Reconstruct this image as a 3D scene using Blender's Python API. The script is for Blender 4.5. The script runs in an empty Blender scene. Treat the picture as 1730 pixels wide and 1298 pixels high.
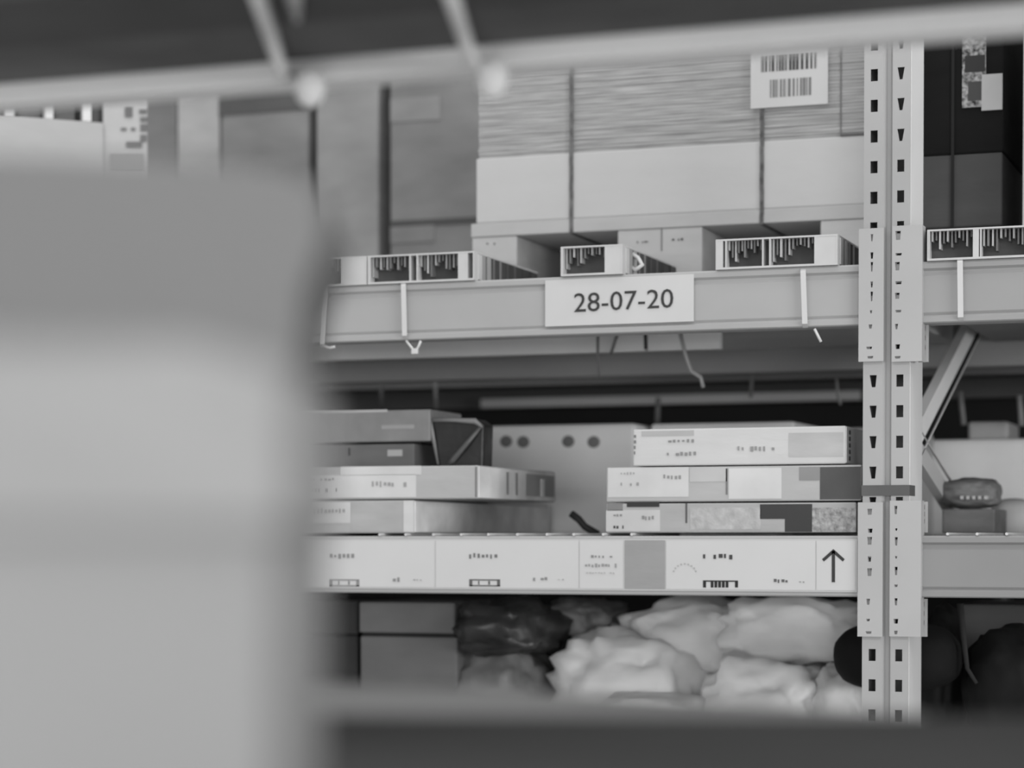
import bpy, bmesh, math, random
from mathutils import Vector, Matrix, noise
random.seed(7)
C = bpy.context.scene.collection
S = bpy.context.scene
# ------------------------------------------------------------------ camera, light, exposure
F = 3844.0                       # focal length in pixels of a 1730 px wide frame (80 mm on 36 mm)
TH = math.radians(20.0)          # the camera looks 20 degrees to the left of the rack's depth direction
PITCH = math.radians(-1.4)
HZ = 915.0                       # row of the horizon
EYE = 1.5
cam = bpy.data.objects.new('camera', bpy.data.cameras.new('camera')); C.objects.link(cam)
cam.location = (0, 0, EYE); cam.rotation_euler = (math.pi/2 + PITCH, 0, TH)
cam.data.sensor_width = 36; cam.data.lens = 80; cam.data.clip_start = 0.05
SH = (HZ - 649.0) - F*math.tan(PITCH)
cam.data.shift_y = SH/1730.0
cam.data.dof.use_dof = True; cam.data.dof.focus_distance = 3.62; cam.data.dof.aperture_fstop = 2.7
S.camera = cam
vs = S.view_settings; vs.view_transform = 'Standard'; vs.look = 'None'; vs.gamma = 1; vs.use_curve_mapping = False
vs.exposure = 0.12
w = bpy.data.worlds.new('hall_light'); S.world = w; w.use_nodes = True
w.node_tree.nodes['Background'].inputs[0].default_value = (1, 1, 1, 1)
w.node_tree.nodes['Background'].inputs[1].default_value = 0.55
def area(name, loc, sx, sy, power, rot=(0, 0, 0)):
    l = bpy.data.lights.new(name, 'AREA'); l.shape = 'RECTANGLE'; l.size = sx; l.size_y = sy; l.energy = power
    o = bpy.data.objects.new(name, l); o.location = loc; o.rotation_euler = rot; C.objects.link(o)
    return o
area('aisle_lamp', (0.6, 2.6, 6.5), 9.0, 0.6, 90)
area('fill_lamp', (3.5, -19.0, 1.7), 10.0, 4.0, 1300, (math.radians(90), 0, math.radians(10)))  # added fill from behind the camera, brightens the shelf interior
area('fill_lamp', (17.0, -7.0, 1.7), 10.0, 4.0, 1700, (math.radians(90), 0, math.radians(58)))  # added fill from the right, brightens the faces turned that way
area('aisle_lamp', (0.8, -1.6, 6.0), 9.0, 0.6, 160)
KA = 1.0                        # light reaching an upright face: base colour = wanted grey / KA

# ------------------------------------------------------------------ geometry of the view
R3 = Matrix.Rotation(TH, 3, 'Z') @ Matrix.Rotation(math.pi/2 + PITCH, 3, 'X')
def ray(px, py):
    v = Vector(((px - 865.0)/F, (649.0 - py + SH)/F, -1.0))
    return R3 @ v
def W(px, py, Y):                # point of the upright plane at depth Y seen at a pixel
    r = ray(px, py); k = Y/r.y
    return Vector((r.x*k, Y, EYE + r.z*k))
def WX(px, py, X):
    r = ray(px, py); k = X/r.x
    return Vector((X, r.y*k, EYE + r.z*k))
def WZ(px, py, z):
    r = ray(px, py); k = (z - EYE)/r.z
    return Vector((r.x*k, r.y*k, z))
def D(px, py, d):
    r = ray(px, py); f = R3 @ Vector((0, 0, -1)); k = d/r.dot(f)
    return Vector((0, 0, EYE)) + r*k
YF = 3.755                       # front plane of the rack in focus

# ------------------------------------------------------------------ materials
def lin(v):
    v /= 255.0
    return v/12.92 if v <= 0.04045 else ((v + 0.055)/1.055)**2.4
MATS = {}
def G(v, kind='paint', rough=0.6, amt=0.06, scale=9.0, tr=0.0):
    key = (v, kind, rough, amt, scale, tr)
    if key in MATS: return MATS[key]
    m = bpy.data.materials.new('%s_%d' % (kind, v)); m.use_nodes = True
    nt = m.node_tree; N = nt.nodes; L = nt.links; b = N['Principled BSDF']
    a = min(0.9, lin(v)/KA)
    tc = N.new('ShaderNodeTexCoord'); mp = N.new('ShaderNodeMapping'); L.new(tc.outputs['Object'], mp.inputs[0])
    nz = N.new('ShaderNodeTexNoise'); nz.inputs['Scale'].default_value = scale; nz.inputs['Detail'].default_value = 5
    if kind == 'strata': mp.inputs['Scale'].default_value = (1.2, 1.2, 38); amt = max(amt, .2)
    if kind == 'card': mp.inputs['Scale'].default_value = (1, 1, 2.5)
    if kind == 'speck': nz.inputs['Scale'].default_value = 150; amt = .75
    L.new(mp.outputs[0], nz.inputs['Vector'])
    cr = N.new('ShaderNodeValToRGB')
    lo = a*(1 - amt*1.6); hi = min(.92, a*(1 + amt*1.6))
    lo = max(lo, 0.003)
    cr.color_ramp.elements[0].position = .3; cr.color_ramp.elements[1].position = .7
    cr.color_ramp.elements[0].color = (lo, lo, lo, 1); cr.color_ramp.elements[1].color = (hi, hi, hi, 1)
    L.new(nz.outputs[0], cr.inputs[0]); L.new(cr.outputs[0], b.inputs['Base Color'])
    b.inputs['Roughness'].default_value = rough
    b.inputs['Specular IOR Level'].default_value = .25 if kind != 'film' else .5
    if kind in ('film', 'card'):
        bp = N.new('ShaderNodeBump'); bp.inputs['Strength'].default_value = .25; bp.inputs['Distance'].default_value = .01
        L.new(nz.outputs[0], bp.inputs['Height']); L.new(bp.outputs[0], b.inputs['Normal'])
    if tr: b.inputs['Transmission Weight'].default_value = tr
    MATS[key] = m
    return m
STEEL = G(168, 'steel', .45, .025, 6); STEELB = G(176, 'steel', .4, .02, 6)
INK = G(52, 'ink', .8); WHITE = G(200, 'paper', .6, .02); NYLON = G(205, 'nylon', .35, .02)

# ------------------------------------------------------------------ mesh helpers
def base(o):
    v = Vector((0, 0, 0))
    while o is not None: v += o.location; o = o.parent
    return v
REG = []                         # printed sheets: marks that lie on one become its sub-parts
def host(par, x0, x1, y0, y1):
    for (a, b, c, d, o, p) in reversed(REG):
        if p == par and a-2 <= x0 and x1 <= b+2 and c-2 <= y0 and y1 <= d+2: return o
    return par
def link(name, bm, mat, parent=None, bevel=0.0, smooth=False):
    me = bpy.data.meshes.new(name)
    bmesh.ops.recalc_face_normals(bm, faces=bm.faces)
    bm.to_mesh(me); bm.free(); me.materials.append(mat)
    if smooth:
        for p in me.polygons: p.use_smooth = True
    o = bpy.data.objects.new(name, me); C.objects.link(o)
    if parent is not None:
        o.parent = parent
        me.transform(Matrix.Translation(-base(parent)))
    if bevel:
        md = o.modifiers.new('bevel', 'BEVEL'); md.width = bevel; md.segments = 2; md.limit_method = 'ANGLE'
    return o
def tag(o, label, cat, group=None, kind=None):
    o['label'] = label; o['category'] = cat
    if group: o['group'] = group
    if kind: o['kind'] = kind
    return o
def thing(name, label, cat, loc, group=None):
    o = bpy.data.objects.new(name, None); o.location = loc; o.empty_display_size = .05; C.objects.link(o)
    return tag(o, label, cat, group)
def hexa(bm, pts):
    v = [bm.verts.new(p) for p in pts]
    for f in ((0, 1, 2, 3), (7, 6, 5, 4), (0, 4, 5, 1), (1, 5, 6, 2), (2, 6, 7, 3), (3, 7, 4, 0)):
        bm.faces.new([v[i] for i in f])
    return v
def box(bm, x0, x1, y0, y1, z0, z1, sag=None):
    return hexa(bm, [(x0, y0, z0), (x1, y0, z0), (x1, y0, z1), (x0, y0, z1), (x0, y1, z0), (x1, y1, z0), (x1, y1, z1), (x0, y1, z1)])
def bx(name, x0, x1, y0, y1, z0, z1, mat, parent=None, bevel=0.0):
    bm = bmesh.new(); box(bm, x0, x1, y0, y1, z0, z1)
    return link(name, bm, mat, parent, bevel)
def prism(bm, pts, vec):         # a polygon swept along vec
    a = [bm.verts.new(p) for p in pts]; b = [bm.verts.new(Vector(p) + Vector(vec)) for p in pts]
    bm.faces.new(a); bm.faces.new(b[::-1])
    n = len(a)
    for i in range(n): bm.faces.new((a[i], b[i], b[(i+1) % n], a[(i+1) % n]))
def tube(bm, path, r, seg=8, flat=1.0):
    rings = []
    for i, p in enumerate(path):
        p = Vector(p)
        t = (Vector(path[min(i+1, len(path)-1)]) - Vector(path[max(i-1, 0)])).normalized()
        u = t.cross(Vector((0, 1, 0.02))).normalized(); v = t.cross(u)
        rr = r[i] if isinstance(r, (list, tuple)) else r
        rings.append([bm.verts.new(p + (u*math.cos(a)*rr + v*math.sin(a)*rr*flat)) for a in [2*math.pi*k/seg for k in range(seg)]])
    for a, b in zip(rings, rings[1:]):
        for k in range(seg): bm.faces.new((a[k], a[(k+1) % seg], b[(k+1) % seg], b[k]))
    bm.faces.new(rings[0][::-1]); bm.faces.new(rings[-1])
def plate(bm, x0, x1, z0, z1, Y, t, holes):
    """plate facing -Y with four-cornered holes stacked in z; each hole = (xl_top, xr_top, xl_bot, xr_bot, zt, zb)"""
    holes = sorted([h for h in holes if h[5] > z0 and h[4] < z1], key=lambda h: h[5])
    cuts = [z0] + [(holes[i][4] + holes[i+1][5])/2 for i in range(len(holes)-1)] + [z1]
    for (h, a, b) in zip(holes, cuts, cuts[1:]):
        O = [(x0, a), (x1, a), (x1, b), (x0, b)]; H = [(h[2], h[5]), (h[3], h[5]), (h[1], h[4]), (h[0], h[4])]
        for y in (Y, Y+t):
            vo = [bm.verts.new((p[0], y, p[1])) for p in O]; vh = [bm.verts.new((p[0], y, p[1])) for p in H]
            for i in range(4):
                j = (i+1) % 4; f = bm.faces.new((vo[i], vo[j], vh[j], vh[i]))
            if y == Y: A = (vo, vh)
            else:
                for i in range(4):
                    j = (i+1) % 4
                    bm.faces.new((A[1][i], A[1][j], vh[j], vh[i]))
                for i in (1, 3):
                    j = (i+1) % 4
                    bm.faces.new((A[0][j], A[0][i], vo[i], vo[j]))
def zat(py, px, Y): return W(px, py, Y).z
def xat(px, Y): return W(px, HZ, Y).x
def decal(name, x0, x1, y0, y1, Y, mat, parent=None, t=.0006, bevel=0):
    xm = (x0+x1)/2
    o = bx(name, xat(x0, Y), xat(x1, Y), Y-t, Y+.0002, zat(y1, xm, Y), zat(y0, xm, Y), mat, parent, bevel)
    REG.append((x0, x1, y0, y1, o, parent))
    return o
def marks(x0, x1, y0, y1, Y, mat, parent, rows=1, name='printed_text', n=None, fill=.75, t=.0008):
    """a block of small broken printed strokes"""
    bm = bmesh.new(); xm = (x0+x1)/2
    X0, X1 = xat(x0, Y), xat(x1, Y); Z0, Z1 = zat(y1, xm, Y), zat(y0, xm, Y)
    n = n or max(3, int((x1-x0)/7)); rh = (Z1-Z0)/rows
    for r in range(rows):
        for k in range(n):
            if random.random() > fill and 0 < k < n-1: continue
            cw = (X1-X0)/n; a = X0 + k*cw + cw*.12; b = a + cw*random.uniform(.35, .75)
            zb = Z0 + r*rh + rh*random.uniform(.05, .3); zt = Z0 + r*rh + rh*random.uniform(.6, .85)
            box(bm, a, b, Y-t, Y, zb, zt)
    return link(name, bm, mat, host(parent, x0, x1, y0, y1))
def text(s, x0, x1, y0, y1, Y, mat, parent, name='lettering', t=.0012):
    cu = bpy.data.curves.new(name, 'FONT'); cu.body = s; cu.resolution_u = 3
    o = bpy.data.objects.new(name, cu); C.objects.link(o)
    dg = bpy.context.evaluated_depsgraph_get(); me = bpy.data.meshes.new_from_object(o.evaluated_get(dg))
    bpy.data.objects.remove(o)
    xs = [v.co.x for v in me.vertices]; ys = [v.co.y for v in me.vertices]
    a, b, c, d = min(xs), max(xs), min(ys), max(ys)
    XL, XR = xat(x0, Y), xat(x1, Y)
    for v in me.vertices:
        u = (v.co.x-a)/(b-a); q = (v.co.y-c)/(d-c); px = x0 + (x1-x0)*u
        zc = zat(y1[0] + (y1[1]-y1[0])*u, px, Y); zt = zat(y0[0] + (y0[1]-y0[0])*u, px, Y)
        v.co = Vector((XL + (XR-XL)*u, Y-t, zc + (zt-zc)*q)) - base(parent)
    me.materials.clear(); me.materials.append(mat)
    o = bpy.data.objects.new(name, me); C.objects.link(o); o.parent = parent
    return o

# ------------------------------------------------------------------ the setting
def struct(o): o['kind'] = 'structure'; return o
struct(bx('floor', -14, 22, -24, 16, -.1, 0, G(180, 'concrete', .7, .1, 2)))
struct(bx('wall_back', -14, 10, 10.0, 10.2, 0, 8, G(38, 'wall', .8, .08, 1)))

# ------------------------------------------------------------------ the rack in focus
ZUT = zat(447, 1440, YF); ZUB = zat(550, 1440, YF); ZLT = zat(905.5, 1440, YF); ZLB = zat(1009, 1440, YF)
XL, XR = -3.05, 1.7
rack = thing('pallet_rack', 'grey steel pallet rack in focus, with slotted upright and two beam levels', 'rack', (xat(1500, YF), YF, 0))
ux0, ux1, uxc = xat(1457, YF), xat(1535, YF), xat(1497.5, YF)
UD = .118
def upright():
    bm = bmesh.new()
    z0, z1 = .0, EYE + 1.6
    cells = 51.2*3.789/F
    zref = zat(335, 1474, YF); k0 = int((zref-z0)/cells)
    xa, xb = xat(1489, YF), xat(1505, YF)
    hl, hr = [], []
    k = -k0
    while zref + k*cells < z1 - .03:
        z = zref + k*cells
        if z > z0 + .03:
            a, b = xat(1468, YF), xat(1480, YF)
            sk = 0 if z > EYE + .4 else (.0035 if z > EYE - .05 else 0)
            hl.append((a, b, a+sk, b-sk*.6, z+.0105, z-.0095))
            a, b = xat(1513, YF), xat(1525, YF); sk = .0035 if z > EYE + .62 else 0
            hr.append((a, b, a+sk, b-sk, z+.0105, z-.0095))
        k += 1
    plate(bm, ux0, xa, z0, z1, YF, .003, hl)
    plate(bm, xb, ux1, z0, z1, YF, .003, hr)
    # groove between the two faces, side webs and back returns
    g = .010
    prism(bm, [(xa, YF, z0), (uxc-.003, YF+g, z0), (uxc+.003, YF+g, z0), (xb, YF, z0), (xb, YF+.003, z0), (uxc+.002, YF+g+.003, z0), (uxc-.002, YF+g+.003, z0), (xa, YF+.003, z0)], (0, 0, z1-z0))
    box(bm, ux0, ux0+.003, YF+.003, YF+UD, z0, z1)
    box(bm, ux1-.003, ux1, YF+.003, YF+UD, z0, z1)
    box(bm, ux0, ux1, YF+UD-.003, YF+UD, z0, z1)
    return bm
up = link('upright', upright(), STEEL, rack)
bx('lit_side_web', ux1, ux1+.0012, YF+.0035, YF+UD, .01, EYE+1.59, G(212, 'steel', .5, .02, 6), up)  # paler skin over the right web: side light put into its colour
bm = bmesh.new(); box(bm, ux0-.03, ux1+.03, YF-.02, YF+UD+.03, 0.0005, .008); link('foot_plate', bm, STEEL, rack)
for xe in (XL-.04, XR+.04):
    for yy in (YF, YF+1.0-UD):
        bm = bmesh.new(); box(bm, xe-.04, xe+.04, yy, yy+UD, 0, EYE+1.6); link('upright', bm, STEEL, rack)
tp = bx('tape_band', ux0-.0015, ux1+.0015, YF-.0015, YF+.05, zat(838, 1490, YF), zat(820, 1490, YF), G(92, 'tape', .5), rack); tp['label'] = 'dark tape wrapped round the upright'
# beams
def beam(x0, x1, y, zt, zb, sgn=1, mat=STEEL, name='beam'):
    """box beam with rounded lips at top and bottom and a shallow recessed face; sgn=1 faces the camera"""
    h = zt - zb
    prof = [(0.000, zt), (-.002, zt-.003), (-.002, zt-.011), (.003, zt-.015), (.004, zt-.019), (.001, zt-.023), (.001, zb+.018), (.004, zb+.014), (-.002, zb+.010), (-.002, zb+.002), (.001, zb), (.045, zb), (.045, zt)]
    bm = bmesh.new(); prism(bm, [(x0, y+(p[0] if sgn > 0 else .045-p[0]), p[1]) for p in prof], (x1-x0, 0, 0))
    return link(name, bm, mat, rack)
xcl, xcr = xat(1449, YF), xat(1549, YF)
YB = YF + .006
for zt, zb in ((ZUT, ZUB), (ZLT, ZLB), (EYE-.42, EYE-.52)):
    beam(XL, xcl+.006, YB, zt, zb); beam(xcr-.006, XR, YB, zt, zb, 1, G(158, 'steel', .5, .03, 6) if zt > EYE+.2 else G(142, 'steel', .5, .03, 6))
    beam(XL, XR, YF+.955, zt, zb, -1, G(160, 'steel', .6, .03, 6))
# connectors: hooked end plates with punched slots
def connector(px0, px1, pyt, pyb, slots):
    bm = bmesh.new(); Y = YF - .006; xm = (px0+px1)/2
    x0, x1, z0, z1 = xat(px0, Y), xat(px1, Y), zat(pyb, xm, Y), zat(pyt, xm, Y)
    hs = []
    for (cx, cy, ww, hh) in slots:
        a, b = xat(cx-ww/2, Y), xat(cx+ww/2, Y); hs.append((a, b, a+.001, b-.001, zat(cy-hh/2, cx, Y), zat(cy+hh/2, cx, Y)))
    plate(bm, x0, x1, z0, z1, Y, .004, hs)
    box(bm, x0, x0+.003, Y+.004, Y+.03, z0, z1) if px0 < 1480 else box(bm, x1-.003, x1, Y+.004, Y+.03, z0, z1)
    return link('connector', bm, STEELB, rack)
connector(1449, 1491, 386, 611, [(1471, 402, 4, 12), (1471, 432, 5, 11), (1471, 451, 4, 16), (1471, 481, 4, 10), (1471, 501, 4, 16), (1470, 527, 4, 5), (1469, 552, 6, 7), (1467, 588, 10, 4), (1469, 604, 10, 4)])
connector(1505, 1556, 381, 611, [(1515, 398, 9, 15), (1516, 430, 11, 4), (1514, 450, 8, 14), (1516, 478, 11, 5), (1514, 500, 8, 10), (1516, 526, 10, 4), (1513, 552, 5, 9), (1515, 586, 8, 8), (1515, 604, 10, 4)])
connector(1449, 1491, 849, 1076, [(1469, 865, 8, 10), (1470, 897, 8, 7), (1469, 914, 8, 13), (1469, 945, 6, 9), (1469, 967, 8, 13), (1467, 1017, 6, 10), (1467, 1048, 6, 4), (1468, 1069, 10, 4)])
connector(1503, 1556, 846, 1076, [(1513, 862, 5, 14), (1514, 895, 4, 4), (1514, 915, 5, 14), (1514, 942, 4, 4), (1514, 965, 5, 14), (1514, 990, 6, 4), (1514, 1017, 5, 12), (1514, 1050, 8, 8), (1514, 1069, 6, 6)])
for a, b in ((546, 612), (848, 900), (1012, 1076)):
    y = YF+.03
    pl = bx('connector_tab', xat(1550, y), xat(1567, y), y, y+.004, zat(b, 1558, y), zat(a, 1558, y), STEEL, rack)
    for k in range(3):
        bm = bmesh.new(); cy = a+9+k*((b-a)-14)/3.2
        box(bm, xat(1558, y), xat(1562, y), y-.0008, y+.0002, zat(cy+4, 1560, y), zat(cy-4, 1560, y)); link('slot', bm, G(40, 'ink', .8), pl)
# diagonal braces of the upright frame (they lie in the plane running back)
XU = (ux0+ux1)/2 + .01
def brace(p, q, wpx, mat, slot=True):
    a, b = WX(p[0], p[1], XU), WX(q[0], q[1], XU)
    bm = bmesh.new(); dv = (b-a).normalized(); n = dv.cross(Vector((1, 0, 0))).normalized()*(-wpx/2)
    prism(bm, [a-n, a+n*.3, b+n*.3, b-n], (.004, 0, 0))
    prism(bm, [a+n*.9, a+n, b+n, b+n*.9], (.004, 0, 0))
    prism(bm, [a-n, a-n*.9, b-n*.9, b-n], (-.014, 0, 0))
    d = bmesh.new(); prism(d, [a+n*.3, a+n*.9, b+n*.9, b+n*.3], (.002, 0, 0))
    o = link('brace', bm, mat, rack); link('slot_line', d, G(14, 'ink', .8), o) if not q[0] == 1660 else d.free(); return o

brace((1664, 520), (1548, 750), .062, G(250, 'steel', .4, .02, 6))
brace((1540, 735), (1660, 925), .055, G(200, 'steel', .45, .02, 6))
brace((1690, 1000), (1760, 1120), .040, G(110, 'steel', .5, .02, 6))
# deck boards of the rack
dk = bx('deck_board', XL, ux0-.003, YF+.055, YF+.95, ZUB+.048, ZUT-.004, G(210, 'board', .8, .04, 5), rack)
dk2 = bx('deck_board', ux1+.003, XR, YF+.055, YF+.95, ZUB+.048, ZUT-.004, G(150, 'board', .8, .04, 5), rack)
bx('deck_board', XL, XR, YF+.055, YF+.95, ZLT-.03, ZLT-.004, G(205, 'board', .8, .04, 5), rack).location.x += 0
bx('deck_board', XL, XR, YF+.055, YF+.95, EYE-.44, EYE-.424, G(205, 'board', .8, .04, 5), rack)
# pale boards carrying the upper deck, seen just under the beam
yc = YF + .50; zq = W(1000, 596, yc).z
bx('deck_bearer', XL, xat(1089, yc), yc, yc+.02, zq, ZUB+.047, G(250, 'board', .8, .04, 5), rack)
bx('deck_bearer', xat(1094, yc), xat(1215, yc), yc, yc+.02, zq, ZUB+.047, G(250, 'board', .8, .04, 5), rack)
# bright ends of the wire mesh on the lower beam
for i, px in enumerate((640, 684, 731, 778, 824, 873, 923, 968, 1018, 1066, 1600, 1650, 1700)):
    bm = bmesh.new(); x = xat(px, YF); tube(bm, [(x, YF+.003, ZLT+.0028), (x, YF+.30, ZLT+.0028)], .0026, 6); link('wire', bm, NYLON, rack)

# ------------------------------------------------------------------ second rack standing back to back
brk = thing('pallet_rack', 'dark out-of-focus rack behind the rack in focus', 'rack', (-1.0, 5.6, 0))
for y in (4.95, 5.75):
    for zt, zb in ((ZUT, ZUB), (ZLT, ZLB), (EYE-.42, EYE-.52)):
        bx('beam', -4.2, 1.2, y, y+.045, zb, zt, G(95, 'steel', .6, .03, 6), brk)
    for xe in (-4.2, 1.2):
        bx('upright', xe-.04, xe+.04, y, y+.1, 0, EYE+1.6, G(120, 'steel', .6, .03, 6), brk)
for zt in (ZUT, ZLT, EYE-.42): bx('deck_board', -4.2, 1.2, 4.995, 5.75, zt-.05, zt-.004, G(80, 'board', .8, .05, 5), brk)
yl = 5.7
bx('cross_rail', xat(812, yl), xat(1450, yl), yl, yl+.03, zat(683, 1100, yl), zat(668, 1100, yl), G(205, 'steel', .5, .03, 6), brk)
bx('shade_backing', -4.2, 1.2, 5.9, 5.92, ZLT-.003, ZUB+.08, G(30, 'steel', .6), brk)  # dark sheet added for the unlit gap, shade put into its colour
bx('shade_backing', -4.2, 1.2, 5.9, 5.92, EYE-.424, ZLB, G(30, 'steel', .6), brk)  # same added shade sheet below the lower beam

# ------------------------------------------------------------------ loading ledges on the upper beam
DARKR = G(78, 'plastic', .6, .12, 30); LIGHTP = G(196, 'plastic', .4, .03, 20)
def ledge(px0, px1, cells, label, length=.34, solid=()):
    Y = YF - .001; z0 = ZUT + .0005; z1 = z0 + .051
    x0, x1 = xat(px0, Y), xat(px1, Y)
    t = thing('loading_ledge', label, 'loading ledge', (x0, Y, z0), 'white plastic loading ledges on the upper beam')
    fr = bmesh.new(); w_ = .0028
    box(fr, x0, x1, Y, Y+length, z1-w_, z1); box(fr, x0, x1, Y, Y+.02, z0, z0+.0035)
    edges = [px0, px1] + [c for ab in cells for c in ab]
    for e in sorted(set(edges)):
        x = min(max(xat(e, Y), x0), x1-w_*.8); box(fr, x, x+w_*.8, Y, Y+.02, z0+.0035, z1-w_)
    for (a, b) in solid: box(fr, xat(a, Y), xat(b, Y), Y+.0005, Y+.05, z0+.0035, z1-w_)
    link('frame', fr, LIGHTP, t)
    bx('core', x0+.001, x1-.001, Y+.026, Y+length, z0+.0005, z1-w_, DARKR, t)
    for (a, b) in cells:
        xa, xb = xat(a, Y)+.003, xat(b, Y); n = 11
        for k in range(n):
            bm = bmesh.new(); cx = xa + (xb-xa)*(k+.4)/n
            hgt = random.uniform(.35, 1.0)*(z1-z0-.010)*(.95 if k < 4 else .72)
            box(bm, cx-.0014, cx+.0014, Y+.004+random.random()*.006, Y+.026, z1-w_-hgt, z1-w_)
            link('rib', bm, G([165, 120, 185, 105][k % 4] if k < 6 else [100, 145][k % 2], 'plastic', .5), t)
    for k in range(9):
        bm = bmesh.new(); y = Y + .02 + length*.94*(k/9)**1.3; box(bm, x1-.0009, x1+.0014, y, y+.005+.012*(k < 3), z0+.003, z1-w_-.001)
        link('rib', bm, G([190, 150, 165, 120, 140, 90, 100, 70, 60][k], 'plastic', .5), t)  # rib greys step down towards the back: depth shade put into the colour
    return t
ledge(500, 620, [(520, 576)], 'leftmost white ribbed plastic ledge on the upper beam, half hidden by the blur', solid=[(578, 619)])
ledge(622, 801, [(624, 692), (704, 774)], 'white ribbed plastic ledge with two open cells above the second zip tie', solid=[(776, 790)])
ledge(947, 1051, [(949, 1021)], 'white ribbed plastic ledge with one open cell just above the date label', solid=[(1023, 1050)])
ledge(1208, 1413, [(1224, 1286), (1298, 1374)], 'white ribbed plastic ledge with two open cells just left of the upright', solid=[(1376, 1411), (1210, 1220)])
ledge(1564, 1775, [(1566, 1641), (1653, 1735)], 'white ribbed plastic ledge on the beam to the right of the upright', solid=[(1643, 1651)])
# crumpled film caught behind the ledge over the date label
bm = bmesh.new(); y = YF+.05
pts = [W(px, py, y+random.random()*.03) for px, py in ((1052, 432), (1065, 428), (1078, 436), (1085, 448), (1074, 456), (1062, 450))]
tube(bm, pts, .004, 6); tag(link('film_scrap', bm, LIGHTP, smooth=True), 'curl of clear film beside the ledge over the date label', 'film')

# ------------------------------------------------------------------ the big strapped pack on the upper shelf
YP = YF + .38; DT = ZUT - .004
def runner(px0, px1, pyt, label, lay=.30):
    x0, x1 = xat(px0, YP), xat(px1, YP); zt = PB
    t = thing('pallet_runner', label, 'pallet runner', (x0, YP, DT), 'cardboard runners under the strapped pack')
    bx('body', x0, x1, YP-.004, YP+.5, DT+.0005, zt-.0005, G(178, 'card', .8, .03, 12), t, .002)
    return t
PB = zat(400, 840, YP)
r1 = runner(799, 874, 400, 'light cardboard runner under the left end of the strapped pack'); marks(822, 838, 409, 414, YP-.0045, INK, r1, 1, n=4)
r2 = runner(1044, 1186, 385, 'wide cardboard runner under the middle of the strapped pack')
marks(1075, 1096, 407, 411, YP-.0045, INK, r2, 1, n=5); marks(1134, 1154, 402, 407, YP-.0045, INK, r2, 1, n=4)
decal('fold_line', 1116, 1118, 386, 424, YP-.0045, G(110, 'card'), r2)
r3 = runner(1385, 1545, 372, 'cardboard runner of the strapped pack next to the upright')
pk = thing('strapped_pack', 'strapped pack of flat cardboard with a smooth pale lower sleeve and barcode sheet', 'cardboard pack', (xat(805, YP), YP, PB))
px0, px1 = xat(808, YP), xat(1560, YP)
zs = zat(268, 820, YP)
sh_ = G(160, 'strata', .85, .2, 9)
# stacked sheets: each thin layer slightly in or out
n = 46; zt_ = EYE + 1.02; h = (zt_-zs)/n
stk = bmesh.new()
for k in range(n):
    j = random.uniform(0, .0025)
    box(stk, px0+random.uniform(0, .002), px1, YP+j, YP+.52, zs+k*h+.0004, zs+(k+1)*h)
so = link('cardboard_sheets', stk, sh_, pk); so['kind'] = 'stuff'
bx('sleeve', px0-.003, px1, YP-.004, YP+.53, zat(378, 820, YP), zs, G(188, 'card', .75, .015, 6), pk, .003)
bx('base_tray', px0-.013, px1, YP-.006, YP+.54, PB, zat(378, 820, YP), G(176, 'card', .75, .03, 9), pk, .002)
def strap(px, ytop=60):
    x = xat(px, YP); bm = bmesh.new(); y = YP-.0075
    n = 26; z0 = PB-.001; z1 = EYE+1.0; x_ = x-.004
    for k in range(n):   # slightly twisted band
        a = z0 + (z1-z0)*k/n; b = z0 + (z1-z0)*(k+1)/n
        q = random.uniform(-.0004, .0004)
        box(bm, x_+q, x_+.0075+q, y, y+.0012, a, b)
    box(bm, x_, x_+.0075, y, YP+.36, PB-.0025, PB-.0012)
    link('strap', bm, G(95, 'strap', .5, .3, 60), pk)
strap(967); strap(1287)
bs = bmesh.new(); Yb = YP-.0095
lb = bx('barcode_sheet', xat(1266, Yb), xat(1396, Yb), Yb, Yb+.0008, zat(180, 1330, Yb), zat(62, 1330, Yb), G(192, 'paper', .6, .01), pk)
def barcode(a, b, y0, y1, Y, par, g=80):
    bm = bmesh.new(); x = xat(a, Y); xe = xat(b, Y); xm = (a+b)/2
    while x < xe:
        ww = random.choice((.0012, .0022, .0035, .005)); box(bm, x, min(x+ww, xe), Y-.0006, Y, zat(y1, xm, Y), zat(y0, xm, Y)); x += ww + random.choice((.0015, .0025, .004))
    return link('barcode', bm, G(g, 'ink', .8), par)
bx('seam', xat(1417, YP-.001), xat(1419, YP-.001), YP-.001, YP+.001, zs, EYE+1.0, G(110, 'card'), pk); bx('seam', xat(1418, YP-.001), xat(1470, YP-.001), YP-.0055, YP, zs, zs+.0035, G(90, 'card'), pk)
barcode(1284, 1377, 91, 119, Yb, pk, 75); barcode(1299, 1368, 133, 163, Yb, pk, 115)
marks(1315, 1362, 66, 78, Yb, G(115, 'ink'), pk, 1, n=6)

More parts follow.
